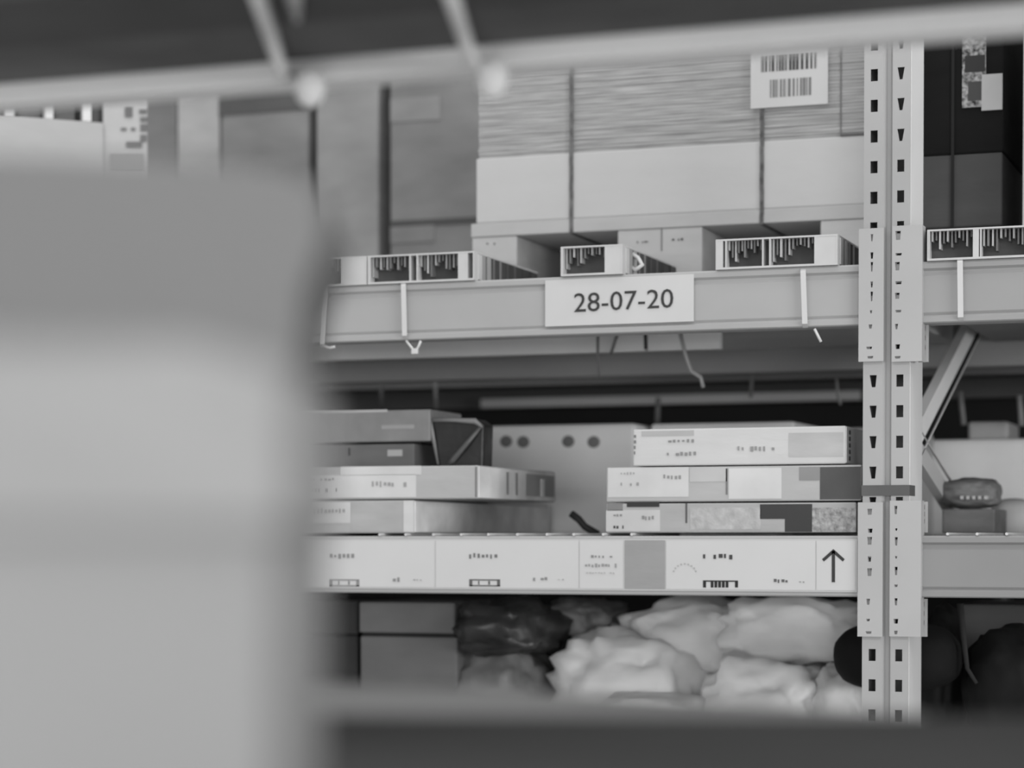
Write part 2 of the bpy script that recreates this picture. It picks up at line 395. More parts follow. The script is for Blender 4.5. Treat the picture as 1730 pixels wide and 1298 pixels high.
# dark pack to the right of the upright
YQ = YF + .30
dp = thing('dark_pack', 'black wrapped pack with grey lower band and label, right of the upright', 'cardboard pack', (xat(1500, YQ), YQ, DT))
za = zat(262, 1600, YQ); z375 = zat(385, 1600, YQ)
bx('dark_wrap', xat(1545, YQ), xat(1692, YQ), YQ, YQ+.4, za, EYE+1.0, G(22, 'card', .95, .15, 8), dp, .004)
bx('lower_band', xat(1545, YQ), xat(1690, YQ), YQ+.001, YQ+.4, z375, za, G(75, 'card', .7, .08, 8), dp, .003)
bx('foot', xat(1545, YQ), xat(1680, YQ), YQ+.05, YQ+.4, DT+.0005, z375, G(50, 'card', .8), dp)
bx('strap', xat(1604, YQ), xat(1609, YQ), YQ-.003, YQ, z375, EYE+1.0, G(25, 'strap', .5), dp)
bx('label_sheet', xat(1622, YQ), xat(1662, YQ), YQ-.0022, YQ-.001, zat(182, 1640, YQ), zat(45, 1640, YQ), G(128, 'speck', .6), dp)
bx('label_sheet', xat(1655, YQ), xat(1690, YQ), YQ-.004, YQ-.0024, zat(187, 1672, YQ), zat(126, 1672, YQ), G(180, 'paper', .6), dp)
decal('printed_block', 1626, 1660, 94, 122, YQ-.0022, G(50, 'ink'), dp); decal('printed_block', 1632, 1658, 138, 170, YQ-.0022, G(70, 'ink'), dp)
YC = YQ + .42
cb = thing('carton', 'grey carton at the right edge beyond the black pack', 'carton', (xat(1700, YC), YC, DT))
bx('body', xat(1680, YC), xat(1790, YC), YC, YC+.3, DT+.0005, EYE+1.0, G(105, 'card', .8, .08, 6), cb, .003)
bx('dark_tape', xat(1679, YC), xat(1790, YC), YC-.002, YC, zat(130, 1700, YC), EYE+1.0, G(70, 'tape', .6), cb)
bx('dark_tape', xat(1679, YC), xat(1790, YC), YC-.002, YC, zat(275, 1700, YC), zat(205, 1700, YC), G(80, 'tape', .6), cb)
tag(bx('display_board', xat(1724, YQ-.08), xat(1790, YQ-.08), YQ-.08, YQ+.28, ZUT+.0515+.0005, EYE+.95, G(188, 'card', .7, .02), None, .002), 'white board edge at the right border of the photo', 'board')

# ------------------------------------------------------------------ cartons at the upper left
def rbox(name, pa, pb, Ya, Yb, z0, z1, depth, mat, parent=None, bevel=.002):
    """box whose visible face runs from pixel column pa at depth Ya to pb at depth Yb"""
    a, b = W(pa, HZ, Ya), W(pb, HZ, Yb); d = (b-a).normalized(); nrm = Vector((-d.y, d.x, 0))*depth
    bm = bmesh.new(); q = [Vector((a.x, a.y, z0)), Vector((b.x, b.y, z0)), Vector((b.x, b.y, z1)), Vector((a.x, a.y, z1))]
    hexa(bm, q + [v+nrm for v in q]); return link(name, bm, mat, parent, bevel)
zl = W(0, 190, 3.95).z
bl = thing('carton', 'pale carton with a seam at the far left of the upper shelf', 'carton', (W(0, HZ, 3.95).x, 3.95, DT))
rbox('body', -110, 178, 3.88, 4.12, DT+.0005, zl, .25, G(172, 'card', .7, .02), bl)
rbox('seam', 44, 49, 4.008, 4.012, DT+.01, zl-.001, .003, G(105, 'tape'), bl, 0)
for i, (a, b) in enumerate(((12, 28), (80, 94), (143, 158))):
    tt = (a+110)/288*.24+3.88
    o = rbox('slat', a, b, tt, tt+.012, zl+.0005, zl+.06, .02, G(215, 'plastic', .5), None, .001)
    tag(o, ['white upright slat above the pale carton, leftmost of three', 'white upright slat above the pale carton, middle one of three', 'white upright slat beside the printed sheet at upper left'][i], 'slat', 'white slats on the pale carton')
for i, (a, b) in enumerate(((-40, 5), (36, 72), (96, 130), (160, 180))):
    tt = (a+110)/288*.24+3.90
    o = rbox('dark_block', a, b, tt, tt+.03, zl+.0005, zl+[.022, .03, .045, .06][i], .06, G([120, 95, 92, 92][i], 'plastic', .6), None, .001)
    tag(o, ['low dark block at the left border on the pale carton', 'dark block between the first two white slats', 'dark block between the second and third white slats', 'dark block between the last white slat and printed sheet'][i], 'block', 'dark blocks on the pale carton')
tt = 4.13
lb = thing('printed_carton', 'light carton with small dark printing at upper left beside the pale carton', 'carton', (W(180, HZ, tt).x, tt, DT))
rbox('body', 177, 252, tt, tt+.05, DT+.0005, EYE+1.02, .2, G(176, 'card', .7, .02), lb)
for (a, b, y0, y1) in ((212, 224, 180, 198), (236, 248, 185, 192), (238, 249, 198, 206), (205, 214, 216, 221), (222, 229, 216, 221), (238, 249, 210, 222), (214, 240, 240, 250), (238, 248, 228, 240), (187, 243, 261, 290)):
    yy = tt+.05*(a-177)/75-.001
    bm = bmesh.new(); p = [W(a, y1, yy), W(b, y1, yy+.05*(b-a)/75), W(b, y0, yy+.05*(b-a)/75), W(a, y0, yy)]
    prism(bm, p, (0, -.001, 0)); link('printed_mark', bm, G(105 if y0 < 255 else 140, 'ink'), lb)
# blurred cartons on the rack behind
YK = 5.15
def back_carton(a, b, v, label, top=None, y=YK, dep=.3, grp='blurred cartons on the rear rack'):
    t = thing('carton', label, 'carton', (xat(a, y), y, DT), grp)
    bx('body', xat(a, y), xat(b, y), y, y+dep, DT+.0005, (top or EYE+1.35), G(v, 'card', .8, .12, 4), t, .004)
    return t
b1 = back_carton(248, 300, 128, 'narrow dark blurred carton beside the printed carton')
b2 = back_carton(302, 372, 182, 'pale blurred carton, second from left on the rear rack')
b3 = back_carton(376, 522, 138, 'blurred grey carton under the left hanging knob')
bx('top_flap', xat(374, YK), xat(523, YK), YK-.004, YK, zat(190, 450, YK), zat(150, 450, YK), G(92, 'card', .8), b3)
b4 = back_carton(536, 640, 152, 'lighter blurred carton between two dark gaps')
b5 = back_carton(660, 830, 132, 'blurred grey carton with pale bands left of the strapped pack')
bx('pale_band', xat(661, YK), xat(745, YK), YK-.003, YK, zat(205, 700, YK), zat(165, 700, YK), G(142, 'card', .8), b5)
bx('pale_band', xat(661, YK), xat(735, YK), YK-.003, YK, zat(410, 700, YK), zat(382, 700, YK), G(135, 'card', .8), b5)
bx('dark_band', xat(661, YK), xat(829, YK), YK-.003, YK, zat(380, 740, YK), zat(370, 740, YK), G(85, 'card', .8), b5)
tag(bx('cardboard_sheet', -4.0, 1.0, 5.60, 5.66, DT+.0005, EYE+1.5, G(60, 'card', .8, .1), None), 'dark sheet added behind the blurred cartons to darken the gaps', 'board')  # added backing, shade of the gaps between cartons put into its colour

# ------------------------------------------------------------------ zip ties
def ziptie(px, yt, yb, label, lean=0, tail=None, r=.0022, head=True):
    t = thing('zip_tie', label, 'zip tie', (xat(px, YF), YF, ZUT), 'white zip ties round the upper beam')
    bm = bmesh.new(); Y = YF-.0015
    p = [W(px, yt, Y+.05), W(px, yt-2, Y+.01), W(px, yt+6, Y-.001), W(px+lean*.5, (yt+yb)/2, Y-.001), W(px+lean, yb-4, Y-.001), W(px+lean+1, yb+2, Y+.01), W(px+lean+2, yb-3, Y+.05)]
    w_ = .0045; v = []
    for q in p: v.append((bm.verts.new(q + Vector((-w_, 0, 0))), bm.verts.new(q + Vector((w_, 0, 0)))))
    u = []
    for q in p: u.append((bm.verts.new(q + Vector((-w_, -.0018, .0005))), bm.verts.new(q + Vector((w_, -.0018, .0005)))))
    for i in range(len(p)-1):
        bm.faces.new((v[i][0], v[i][1], v[i+1][1], v[i+1][0])); bm.faces.new((u[i][0], u[i+1][0], u[i+1][1], u[i][1]))
        bm.faces.new((v[i][0], v[i+1][0], u[i+1][0], u[i][0])); bm.faces.new((v[i][1], u[i][1], u[i+1][1], v[i+1][1]))
    link('strap', bm, NYLON, t)
    if tail:
        bm = bmesh.new(); tube(bm, [W(a, b, Y+.003) for a, b in tail], .0025, 6); link('tail', bm, NYLON, t, smooth=True)
        a, b = tail[len(tail)//2]
        if head:
            bm = bmesh.new(); c = W(a, b, Y); box(bm, c.x-.006, c.x+.006, c.y-.004, c.y+.004, c.z-.005, c.z+.005); link('head', bm, NYLON, t, .0015)
ziptie(549, 486, 586, 'thin white zip tie nearest the blurred box on the upper beam', -5, [(544, 584), (556, 588), (566, 586)], head=False)
ziptie(682, 478, 572, 'white zip tie with hanging knot left of the date label', 2, [(686, 576), (694, 586), (701, 594), (707, 586), (711, 576)])
ziptie(1357, 455, 552, 'white zip tie with short tail just left of the upright', 3, [(1376, 556), (1381, 566), (1387, 578)], head=False)
ziptie(1622, 438, 541, 'white zip tie on the beam right of the upright', 1, None)
# loose tails hanging below the decks
def hang(pts, Y, label, g=150, r=.0028):
    bm = bmesh.new(); tube(bm, [W(a, b, Y) for a, b in pts], r, 6)
    tag(link('hanging_tie', bm, G(g, 'nylon', .4), smooth=True), label, 'zip tie', 'loose tie tails hanging below the upper shelf')
hang([(1010, 560), (1010, 600), (1012, 636)], 4.2, 'thin straight tie tail hanging below the left half of the date label', 125)
hang([(1045, 560), (1038, 580), (1032, 598)], 4.25, 'short slanted tie tail below the date label', 120)
hang([(1090, 560), (1091, 590)], 4.2, 'short dark tie tail below the date label', 70, .0035)
hang([(1148, 558), (1158, 600), (1168, 628), (1184, 638), (1188, 655)], 4.15, 'hooked white tie tail hanging below the right end of the date label', 175, .004)
hang([(1175, 556), (1176, 588)], 4.3, 'short tie tail just right of the hooked one', 110)
hang([(1271, 628), (1268, 672)], 4.9, 'faint tie tail between the hooked one and the upright', 100, .004)
hang([(1413, 640), (1415, 668), (1420, 684)], 4.75, 'thin tie tail hanging just left of the upright', 130, .003)
hang([(643, 640), (645, 690)], 4.9, 'faint tie tail above the dark film bundle, leftmost', 85, .005)
hang([(735, 640), (737, 692)], 4.85, 'pale tie tail above the dark film bundle, right one', 120, .005)
hang([(1112, 672), (1110, 716)], 5.2, 'blurred tie tail above the stacked flat cartons', 120, .006)
hang([(1622, 662), (1628, 718)], 5.0, 'blurred tie tail behind the diagonal brace at right', 130, .006)
hang([(1722, 668), (1726, 720)], 5.0, 'blurred tie tail at the right border', 150, .006)

# ------------------------------------------------------------------ labels
YL = YB - .0022
dl = thing('date_label', 'white label reading 28-07-20 on the upper beam', 'label', (xat(920, YL), YL, ZUB+.01))
bm = bmesh.new()
prism(bm, [W(921, 552, YL-.001), W(1172, 543, YL-.001), W(1172, 463, YL-.001), W(921, 474, YL-.001)], (0, .0012, 0)); dcard = link('card', bm, WHITE, dl)
text('28-07-20', 970, 1137, (496, 488), (528, 520), YL-.0012, G(60, 'ink'), dcard)
# price strip
pr = bx('price_rail', XL, xcl-.001, YB-.0045, YB-.0022, zat(1001, 1440, YF), zat(911, 1440, YF), G(192, 'plastic', .4, .01), rack); pr['label'] = 'white price rail along the lower beam'
YS = YB - .0048
def price(name, a, b, label, mat=None, y0=914, y1=998):
    t = thing(name, label, 'label', (xat(a, YS), YS, zat(y1, 1440, YF)), 'labels in the price rail')
    c = bx('card', xat(a, YS)+.0006, xat(b, YS)-.0006, YS-.0006, YS, zat(y1, 1440, YF), zat(y0, 1440, YF), mat or G(200, 'paper', .55, .01), t)
    REG.append((a, b, y0, y1, c, t))
    return t
YT = YS - .0007; GR = G(135, 'ink'); DK = G(70, 'ink')
def arrow(px, y0, y1, par, mat, s=20, t=4.5):
    bm = bmesh.new(); 
    def q(pts): prism(bm, [W(a, b, YT) for a, b in pts], (0, -.0006, 0))
    q([(px-t/2, y1), (px+t/2, y1), (px+t/2, y0+3), (px-t/2, y0+3)])
    q([(px, y0), (px, y0+7), (px-s+3, y0+s+2), (px-s, y0+s-2)]); q([(px, y0), (px+s, y0+s-2), (px+s-3, y0+s+2), (px, y0+7)])
    link('arrow', bm, mat, host(par, px, px, y0, y1))
def codebox(a, b, y0, y1, par, mat, solid=False):
    bm = bmesh.new()
    def r(a, b, c, d): box(bm, xat(a, YT), xat(b, YT), YT-.0006, YT, zat(d, (a+b)/2, YT), zat(c, (a+b)/2, YT))
    r(a, b, y0, y0+2.2); r(a, a+5, y0+2, y1); r(b-5, b, y0+2, y1)
    if solid:
        for k in range(5): r(a+13+k*6.3, a+17.6+k*6.3, y0+2, y1)
    else:
        r(a, b, y1-2.2, y1); r(a+15, a+17, y0+3, y1-3); r(a+32, a+35, y0+3, y1-3)
    link('code_box', bm, mat, host(par, a, b, y0, y1))
p = price('arrow_label', 440, 485, 'small up-arrow label at the left end of the price rail'); arrow(463, 935, 981, p, G(120, 'ink'), 13, 4)
p = price('price_label', 486, 735, 'white price label, leftmost full one in the rail')
marks(556, 600, 934, 945, YT, GR, p, 1, n=6, fill=.9); codebox(556, 607, 979, 991, p, GR); marks(663, 678, 974, 984, YT, GR, p, 1, n=2); marks(698, 714, 978, 982, YT, G(160, 'ink'), p, 1, n=3)
p = price('price_label', 736, 978, 'white price label with a code box in the middle of the rail')
marks(792, 842, 933, 945, YT, G(110, 'ink'), p, 1, n=7, fill=.95); codebox(793, 845, 979, 991, p, G(95, 'ink')); marks(900, 926, 972, 984, YT, GR, p, 1, n=4); marks(942, 956, 978, 981, YT, G(165, 'ink'), p, 1, n=2)
p = price('info_label', 979, 1053, 'narrow label with two lines of small print beside the grey card')
marks(998, 1036, 937, 944, YT, GR, p, 1, n=6); marks(988, 1044, 951, 960, YT, G(150, 'ink'), p, 1, n=10); marks(990, 1040, 966, 970, YT, G(180, 'ink'), p, 1, n=10)
p = price('grey_card', 1055, 1124, 'plain mid grey square card in the price rail', G(152, 'card', .6, .03), 913, 998)
p = price('price_label', 1125, 1378, 'white price label with bold black barcode near the upright')
marks(1187, 1240, 934, 946, YT, DK, p, 1, n=6, fill=.8); codebox(1188, 1247, 981, 993, p, G(45, 'ink'), True)
marks(1307, 1333, 977, 986, YT, G(95, 'ink'), p, 1, n=4); marks(1350, 1362, 982, 985, YT, G(140, 'ink'), p, 1, n=2)
bm = bmesh.new(); rr = 19
for k in range(9):
    a = math.radians(20+k*17.5); px, py = 1157-rr*math.cos(a)*1.05, 972-rr*math.sin(a)
    c = W(px, py, YT); box(bm, c.x-.0014, c.x+.0014, YT-.0006, YT, c.z-.0014, c.z+.0014)
link('faint_arc', bm, G(172, 'ink'), p)
p = price('arrow_label', 1379, 1446, 'up-arrow label in the price rail next to the upright'); arrow(1408, 928, 984, p, G(58, 'ink'), 19, 5.5)

# ------------------------------------------------------------------ flat cartons on the lower shelf
DL = ZLT + .0055
def carton(name, a, b, zt_, zb_, Y, dep, mat, label, yaw=0, side=None, grp=None):
    """zb_, zt_ given as heights; front face between pixel columns a and b"""
    t = thing(name, label, 'carton', (xat(a, Y), Y, zb_), grp)
    bx('body', xat(a, Y), xat(b, Y), Y, Y+dep, zb_, zt_, mat, t, .0025)
    if side: bx('side_wrap', xat(b, Y)-.001, xat(b, Y)+.0012, Y+.002, Y+dep-.002, zb_+.002, zt_-.002, side, t)
    return t
GA = 'flat cartons stacked left on the lower shelf'; GB = 'flat cartons stacked right on the lower shelf'
Y1 = YF + .02
z1t = zat(846, 600, Y1); z2t = zat(787, 760, Y1)
t = carton('flat_carton', 300, 700, z1t, DL, Y1, .74, G(170, 'card', .7, .05), 'lowest flat carton of the left stack with grey printed panel', grp=GA, side=G(238, 'film', .45, .16, 14))
decal('address_label', 440, 592, 849, 884, Y1, G(196, 'paper'), t); marks(528, 584, 857, 869, Y1-.0006, G(150, 'ink'), t, 1, n=9); decal('grey_panel', 593, 680, 848, 897, Y1, G(166, 'card'), t); decal('white_edge', 682, 699, 846, 899, Y1, G(198, 'card'), t)
t = carton('flat_carton', 300, 808, z2t, z1t+.002, Y1, .42, G(170, 'card', .7, .04), 'upper flat carton of the left stack with long white address label', grp=GA, side=G(225, 'film', .45, .12, 12))
decal('top_paper', 575, 712, 788, 803, Y1, G(196, 'paper'), t); decal('address_label', 486, 703, 803, 841, Y1, G(199, 'paper'), t)
marks(520, 566, 807, 813, Y1-.0006, GR, t, 1, n=7); marks(518, 572, 822, 833, Y1-.0006, GR, t, 1, n=9); marks(628, 688, 811, 824, Y1-.0006, G(150, 'ink'), t, 1, n=9)
decal('corner_line', 803, 806, 789, 840, Y1, G(120, 'ink'), t)
xs = xat(808, Y1)+.0013
for (ya, yb, g) in ((Y1+.14, Y1+.152, 140), (Y1+.19, Y1+.2, 140), (Y1+.245, Y1+.41, 160), (Y1+.33, Y1+.35, 235)):
    bx('side_print', xs, xs+(.0008 if g < 200 else .0018), ya, yb, z1t+.012, z2t-.008 - (.008 if g == 235 else 0), G(g, 'ink', .5), t)
Y3 = YF + .14
z3t = zat(751, 620, Y3); z4t = zat(694, 620, Y3)
t = carton('flat_carton', 330, 700, z3t, z2t+.001, Y3, .3, G(100, 'card', .7, .08), 'small dark carton with pale spot on top of the left stack')
decal('pale_spot', 655, 680, 760, 771, Y3, G(165, 'paper'), t); decal('dark_mark', 588, 592, 757, 770, Y3, G(50, 'ink'), t)
t = carton('flat_carton', 330, 727, z4t, z3t+.004, Y3, .16, G(128, 'film', .4, .09, 14), 'grey film-wrapped carton topmost in the left stack')
bx('spacer', xat(480, Y3), xat(700, Y3), Y3+.03, Y3+.14, z3t, z3t+.004, G(30, 'card'), t)
decal('pale_stripe', 645, 700, 718, 725, Y3, G(150, 'paper'), t); decal('pale_rim', 480, 655, 694, 698, Y3, G(172, 'film'), t)
# dark film bundle
Y4 = YF + .15
t = thing('film_bundle', 'black film bundle with pale folds beside the top left cartons', 'film bundle', (xat(728, Y4), Y4, z2t))
bm = bmesh.new(); prism(bm, [W(728, 707, Y4), W(805, 708, Y4), W(818, 718, Y4), W(816, 792, Y4), W(742, 792, Y4)], (0, .05, 0)); link('body', bm, G(30, 'film', .35, .3, 20), t, .004)
bm = bmesh.new(); tube(bm, [W(812, 722, Y4-.003), W(790, 748, Y4-.005), W(765, 778, Y4-.003), W(758, 784, Y4-.003)], [.003, .005, .006, .003], 7, .4); link('fold', bm, G(85, 'film', .4), t, smooth=True)
bm = bmesh.new(); tube(bm, [W(730, 710, Y4-.003), W(770, 710, Y4-.004), W(803, 712, Y4-.003), W(815, 722, Y4-.002)], [.004, .004, .006, .002], 7, .5); link('fold', bm, G(120, 'film', .4), t, smooth=True)
bm = bmesh.new(); tube(bm, [W(726, 708, Y4-.003), W(730, 730, Y4-.004), W(740, 785, Y4-.003)], [.004, .004, .002], 7, .5); link('fold', bm, G(125, 'film', .4), t, smooth=True)
# right stack
zb1 = zat(850, 1230, Y1); zb2 = zat(788, 1230, Y1); zb3 = zat(723, 1230, Y1)
t = carton('flat_carton', 1024, 1446, zb1, DL, Y1, .5, G(166, 'card', .7, .06), 'lowest flat carton of the right stack with torn speckled wrapping', grp=GB)
decal('dark_tear', 1059, 1114, 848, 857, Y1, G(55, 'ink'), t); decal('grey_flap', 1026, 1052, 851, 863, Y1, G(125, 'card'), t)
decal('address_label', 1024, 1115, 862, 898, Y1, G(190, 'paper'), t); marks(1036, 1052, 868, 874, Y1-.0006, GR, t, 1, n=3); marks(1036, 1056, 886, 894, Y1-.0006, DK, t, 1, n=4); marks(1084, 1106, 870, 880, Y1-.0006, GR, t, 1, n=4)
decal('seam', 1158, 1161, 850, 884, Y1, G(85, 'ink'), t)
decal('speckled_film', 1166, 1285, 858, 895, Y1, G(172, 'film', .4, .1, 60), t)
decal('dark_window', 1284, 1372, 852, 877, Y1, G(62, 'ink'), t); decal('dark_window', 1326, 1372, 877, 899, Y1, G(62, 'ink'), t)
decal('speckled_film', 1372, 1446, 858, 899, Y1, G(150, 'film', .35, .28, 110), t)
t = carton('flat_carton', 1024, 1455, zb2, zb1+.0025, Y1, .5, G(172, 'card', .7, .03), 'middle flat carton of the right stack with white label and dark right end', grp=GB)
decal('address_label', 1027, 1163, 790, 840, Y1, G(197, 'paper'), t); marks(1048, 1074, 797, 803, Y1-.0006, G(160, 'ink'), t, 1, n=5); marks(1048, 1080, 814, 822, Y1-.0006, G(150, 'ink'), t, 1, n=6); marks(1120, 1152, 800, 811, Y1-.0006, G(140, 'ink'), t, 1, n=5)
decal('grey_tape', 1165, 1228, 790, 814, Y1, G(178, 'paper'), t); decal('fold_line', 1226, 1229, 792, 836, Y1, G(115, 'ink'), t)
decal('white_panel', 1231, 1320, 791, 843, Y1, G(200, 'paper'), t)
decal('dark_wrap', 1385, 1454, 789, 844, Y1, G(70, 'film', .5, .15), t); decal('dark_wrap', 1350, 1385, 789, 812, Y1, G(130, 'film', .5), t)
t = carton('flat_carton', 1069, 1428, zb3, zb2+.002, Y1, .36, G(196, 'card', .6, .02), 'white topmost carton of the right stack with grey square panel', grp=GB, side=G(190, 'card', .6, .03))
decal('grey_panel', 1332, 1424, 731, 772, Y1, G(176, 'card'), t); marks(1128, 1175, 741, 749, Y1-.0006, GR, t, 1, n=6, fill=.6); marks(1126, 1178, 762, 772, Y1-.0006, GR, t, 1, n=7, fill=.6); marks(1245, 1310, 752, 764, Y1-.0006, G(140, 'ink'), t, 1, n=9)
decal('grey_tape', 1084, 1172, 728, 737, Y1, G(170, 'paper'), t); marks(1070, 1076, 732, 770, Y1-.0006, G(120, 'ink'), t, 4, n=1, name='corner_print')
xs = xat(1428, Y1)+.0013
bm = bmesh.new()
for k in range(5): box(bm, xs, xs+.0008, Y1+.02, Y1+.032, zb2+.008+k*.011, zb2+.015+k*.011)
link('edge_print', bm, DK, t)

# ------------------------------------------------------------------ blurred goods on the rear of the lower shelf
Y5 = 4.55
DB = ZLT + .0005
t = thing('wrapped_bale', 'pale blurred bale with dark handle holes between the two carton stacks', 'bale', (xat(820, Y5), Y5, DB))
zt5 = zat(718, 900, Y5)
bx('body', xat(820, Y5), xat(1075, Y5), Y5, Y5+.4, DB, zt5, G(252, 'card', .7, .04, 5), t, .012)
for px, py in ((855, 746), (884, 747), (960, 746), (1003, 747)):
    bm = bmesh.new(); c = W(px, py, Y5); bmesh.ops.create_uvsphere(bm, u_segments=12, v_segments=8, radius=.014, matrix=Matrix.Translation((c.x, Y5, c.z)) @ Matrix.Diagonal((1, .12, .9, 1)))
    link('handle_hole', bm, G(125, 'ink'), t, smooth=True)
tag(bx('carton', xat(1085, Y5), xat(1330, Y5), Y5+.06, Y5+.4, DB, zat(712, 1200, Y5), G(225, 'card', .6, .05), None, .006), 'pale blurred carton behind the right carton stack', 'carton', 'blurred cartons behind the lower shelf')
tag(bx('carton', xat(1335, Y5), xat(1520, Y5), Y5+.02, Y5+.4, DB, zat(722, 1400, Y5), G(160, 'card', .6, .05), None, .006), 'grey blurred carton behind the upright, lower shelf', 'carton', 'blurred cartons behind the lower shelf')
tag(bx('carton', xat(400, Y5), xat(812, Y5), Y5+.02, Y5+.4, DB, zat(745, 700, Y5), G(60, 'card', .7, .05), None, .006), 'dark blurred carton behind the left carton stack', 'carton', 'blurred cartons behind the lower shelf')
def blob(name, pts, rad, Y, mat, label, cat, grp=None, seed=0, amp=.12, flat=.8, fr=9., sub=4):
    """soft lumpy bag: a displaced ball spanning pixel box pts=(x0,x1,y0,y1)"""
    a = W(pts[0], pts[3], Y); b = W(pts[1], pts[2], Y); c = (a+b)/2; rx = (b.x-a.x)/2; rz = (b.z-a.z)/2; ry = rad
    bm = bmesh.new(); bmesh.ops.create_icosphere(bm, subdivisions=sub, radius=1)
    for v in bm.verts:
        q = v.co.copy(); n_ = noise.fractal(q*1.6+Vector((seed*7.1, 3, 1)), .8, 2.1, 4); rid = abs(noise.noise(q*fr*.4+Vector((seed, 0, 9))))
        s = 1 + amp*1.2*n_ - amp*.9*rid + .025*noise.noise(q*9)*(amp > .1)
        e = .75
        q = Vector([math.copysign(abs(k)**e, k) for k in q])
        v.co = c + Vector((q.x*rx*s, q.y*ry*s, q.z*rz*s))
    return tag(link(name, bm, mat, None, 0, True), label, cat, grp)
# a dark curved strap beside the bale
bm = bmesh.new(); tube(bm, [W(965, 868, Y1+.3), W(978, 878, Y1+.3), W(988, 890, Y1+.3), W(1010, 903, Y1+.3)], .007, 8); tag(link('strap_end', bm, G(45, 'rubber', .6), smooth=True), 'dark curved strap end between the two carton stacks', 'strap')

# right of the upright, lower shelf
YR = YF + .55
t = thing('carton', 'pale blurred carton seen through the diagonal braces', 'carton', (xat(1560, 4.95), 4.95, DB))
yy = 5.02
bx('body', xat(1565, yy), xat(1800, yy), yy, yy+.35, DB, zat(742, 1650, yy), G(238, 'film', .5, .06, 5), t, .01)
bx('raised_box', xat(1632, yy), xat(1700, yy), yy+.02, yy+.2, zat(742, 1650, yy), zat(712, 1650, yy), G(175, 'card', .5), t, .006)
blob('plastic_bag', (1588, 1692, 806, 862), .07, YR, G(125, 'card', .6, .2, 30), 'grey crinkled plastic parcel behind the lower brace', 'parcel', seed=3, amp=.08)
bx_ = bx('printed_carton', xat(1600, YR), xat(1688, YR), YR-.06, YR+.1, DL, zat(861, 1640, YR), G(118, 'card', .6, .15, 14), None, .003); tag(bx_, 'dim flat carton under the crinkled parcel at right', 'carton')
bm = bmesh.new()
for k in range(5):
    c = W(1625+k*10, 841, YR-.085); box(bm, c.x-.003, c.x+.003, c.y-.001, c.y+.02, c.z-.003, c.z+.003)
tag(link('print_strip', bm, WHITE), 'row of white specks on the crinkled parcel', 'label')
blob('white_ball', (1672, 1752, 842, 912), .05, YR+.2, G(200, 'plastic', .4, .02), 'white blurred round parcel at the right border above the lower beam', 'parcel', seed=9, amp=.02)

# ------------------------------------------------------------------ goods below the lower beam
DZ = EYE - .4235
Y6 = YF + .35
def lowbox(a, b, pt, v, Y, label, dep=.3, mat=None, zb=None):
    t = thing('carton', label, 'carton', (xat(a, Y), Y, DZ), 'dark cartons under the lower beam')
    bx('body', xat(a, Y), xat(b, Y), Y, Y+dep, (zb or DZ), zat(pt, (a+b)/2, Y), mat or G(v, 'card', .8, .08, 6), t, .004)
    return t
zc = zat(1072, 690, Y6)
t = lowbox(608, 772, 1076, 112, Y6, 'grey carton under the lower beam, lower of the pair beside the black bag')
t = lowbox(606, 768, 1018, 116, Y6, 'grey carton under the lower beam, upper of the pair beside the black bag', zb=zat(1070, 690, Y6)); 
t = lowbox(380, 604, 1073, 58, Y6+.01, 'dark carton near the blurred box, lower one')
t = lowbox(380, 604, 1014, 60, Y6+.01, 'dark carton near the blurred box, upper one', zb=zat(1070, 500, Y6+.01))
# spacers so that the pairs rest on each other
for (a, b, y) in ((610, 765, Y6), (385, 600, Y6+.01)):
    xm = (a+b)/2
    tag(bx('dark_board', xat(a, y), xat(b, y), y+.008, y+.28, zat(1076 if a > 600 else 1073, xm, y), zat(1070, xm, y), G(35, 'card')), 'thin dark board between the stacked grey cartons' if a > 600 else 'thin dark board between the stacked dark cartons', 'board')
WB = G(255, 'card', .7, .04, 7)
blob('black_bag', (778, 945, 1012, 1108), .12, Y6+.05, G(48, 'film', .35, .4, 14), 'black shiny bag hanging under the lower beam left of the white bags', 'bag', seed=1, amp=.2)
blob('grey_bag', (785, 925, 1085, 1275), .12, Y6+.12, G(128, 'film', .5, .2, 9), 'grey bag with pale patch under the black bag', 'bag', seed=2, amp=.15)
blob('dark_bag', (925, 1050, 1012, 1075), .1, Y6+.2, G(105, 'film', .5, .35, 9), 'mottled dark grey bag between the black and white bags', 'bag', seed=12, amp=.2)
gw = 'white plastic bags under the lower beam'
blob('white_bag', (955, 1215, 1060, 1275), .16, Y6+.16, WB, 'white bag at the left of the pile under the lower beam', 'bag', gw, 4, .22)
blob('white_bag', (1060, 1300, 1008, 1160), .16, Y6+.26, WB, 'white bag at the back middle of the pile under the beam', 'bag', gw, 5, .2)
blob('white_bag', (1215, 1480, 1008, 1125), .14, Y6+.2, WB, 'white bag upper right in the pile beside the upright', 'bag', gw, 6, .18)
blob('white_bag', (1190, 1420, 1112, 1275), .15, Y6+.08, WB, 'white bag in front at lower right of the pile', 'bag', gw, 7, .22)
blob('white_bag', (1375, 1480, 1120, 1275), .1, Y6+.05, G(222, 'film', .45, .07, 7), 'white bag low against the upright', 'bag', gw, 8, .15)
blob('white_bag', (1010, 1200, 1168, 1278), .12, Y6-.02, G(226, 'film', .45, .09, 9), 'white bag lowest in front of the pile', 'bag', gw, 10, .15)
blob('black_cushion', (1411, 1625, 1052, 1166), .07, YF+.25, G(18, 'fabric', .8, .2, 10), 'black rounded cushion end behind the upright', 'cushion', None, 11, .02)
blob('black_bag', (1556, 1632, 1025, 1275), .1, YF+.4, G(22, 'fabric', .6, .2, 10), 'black bag right of the upright under the beam', 'bag', 'black bags right of the upright', 13, .1)
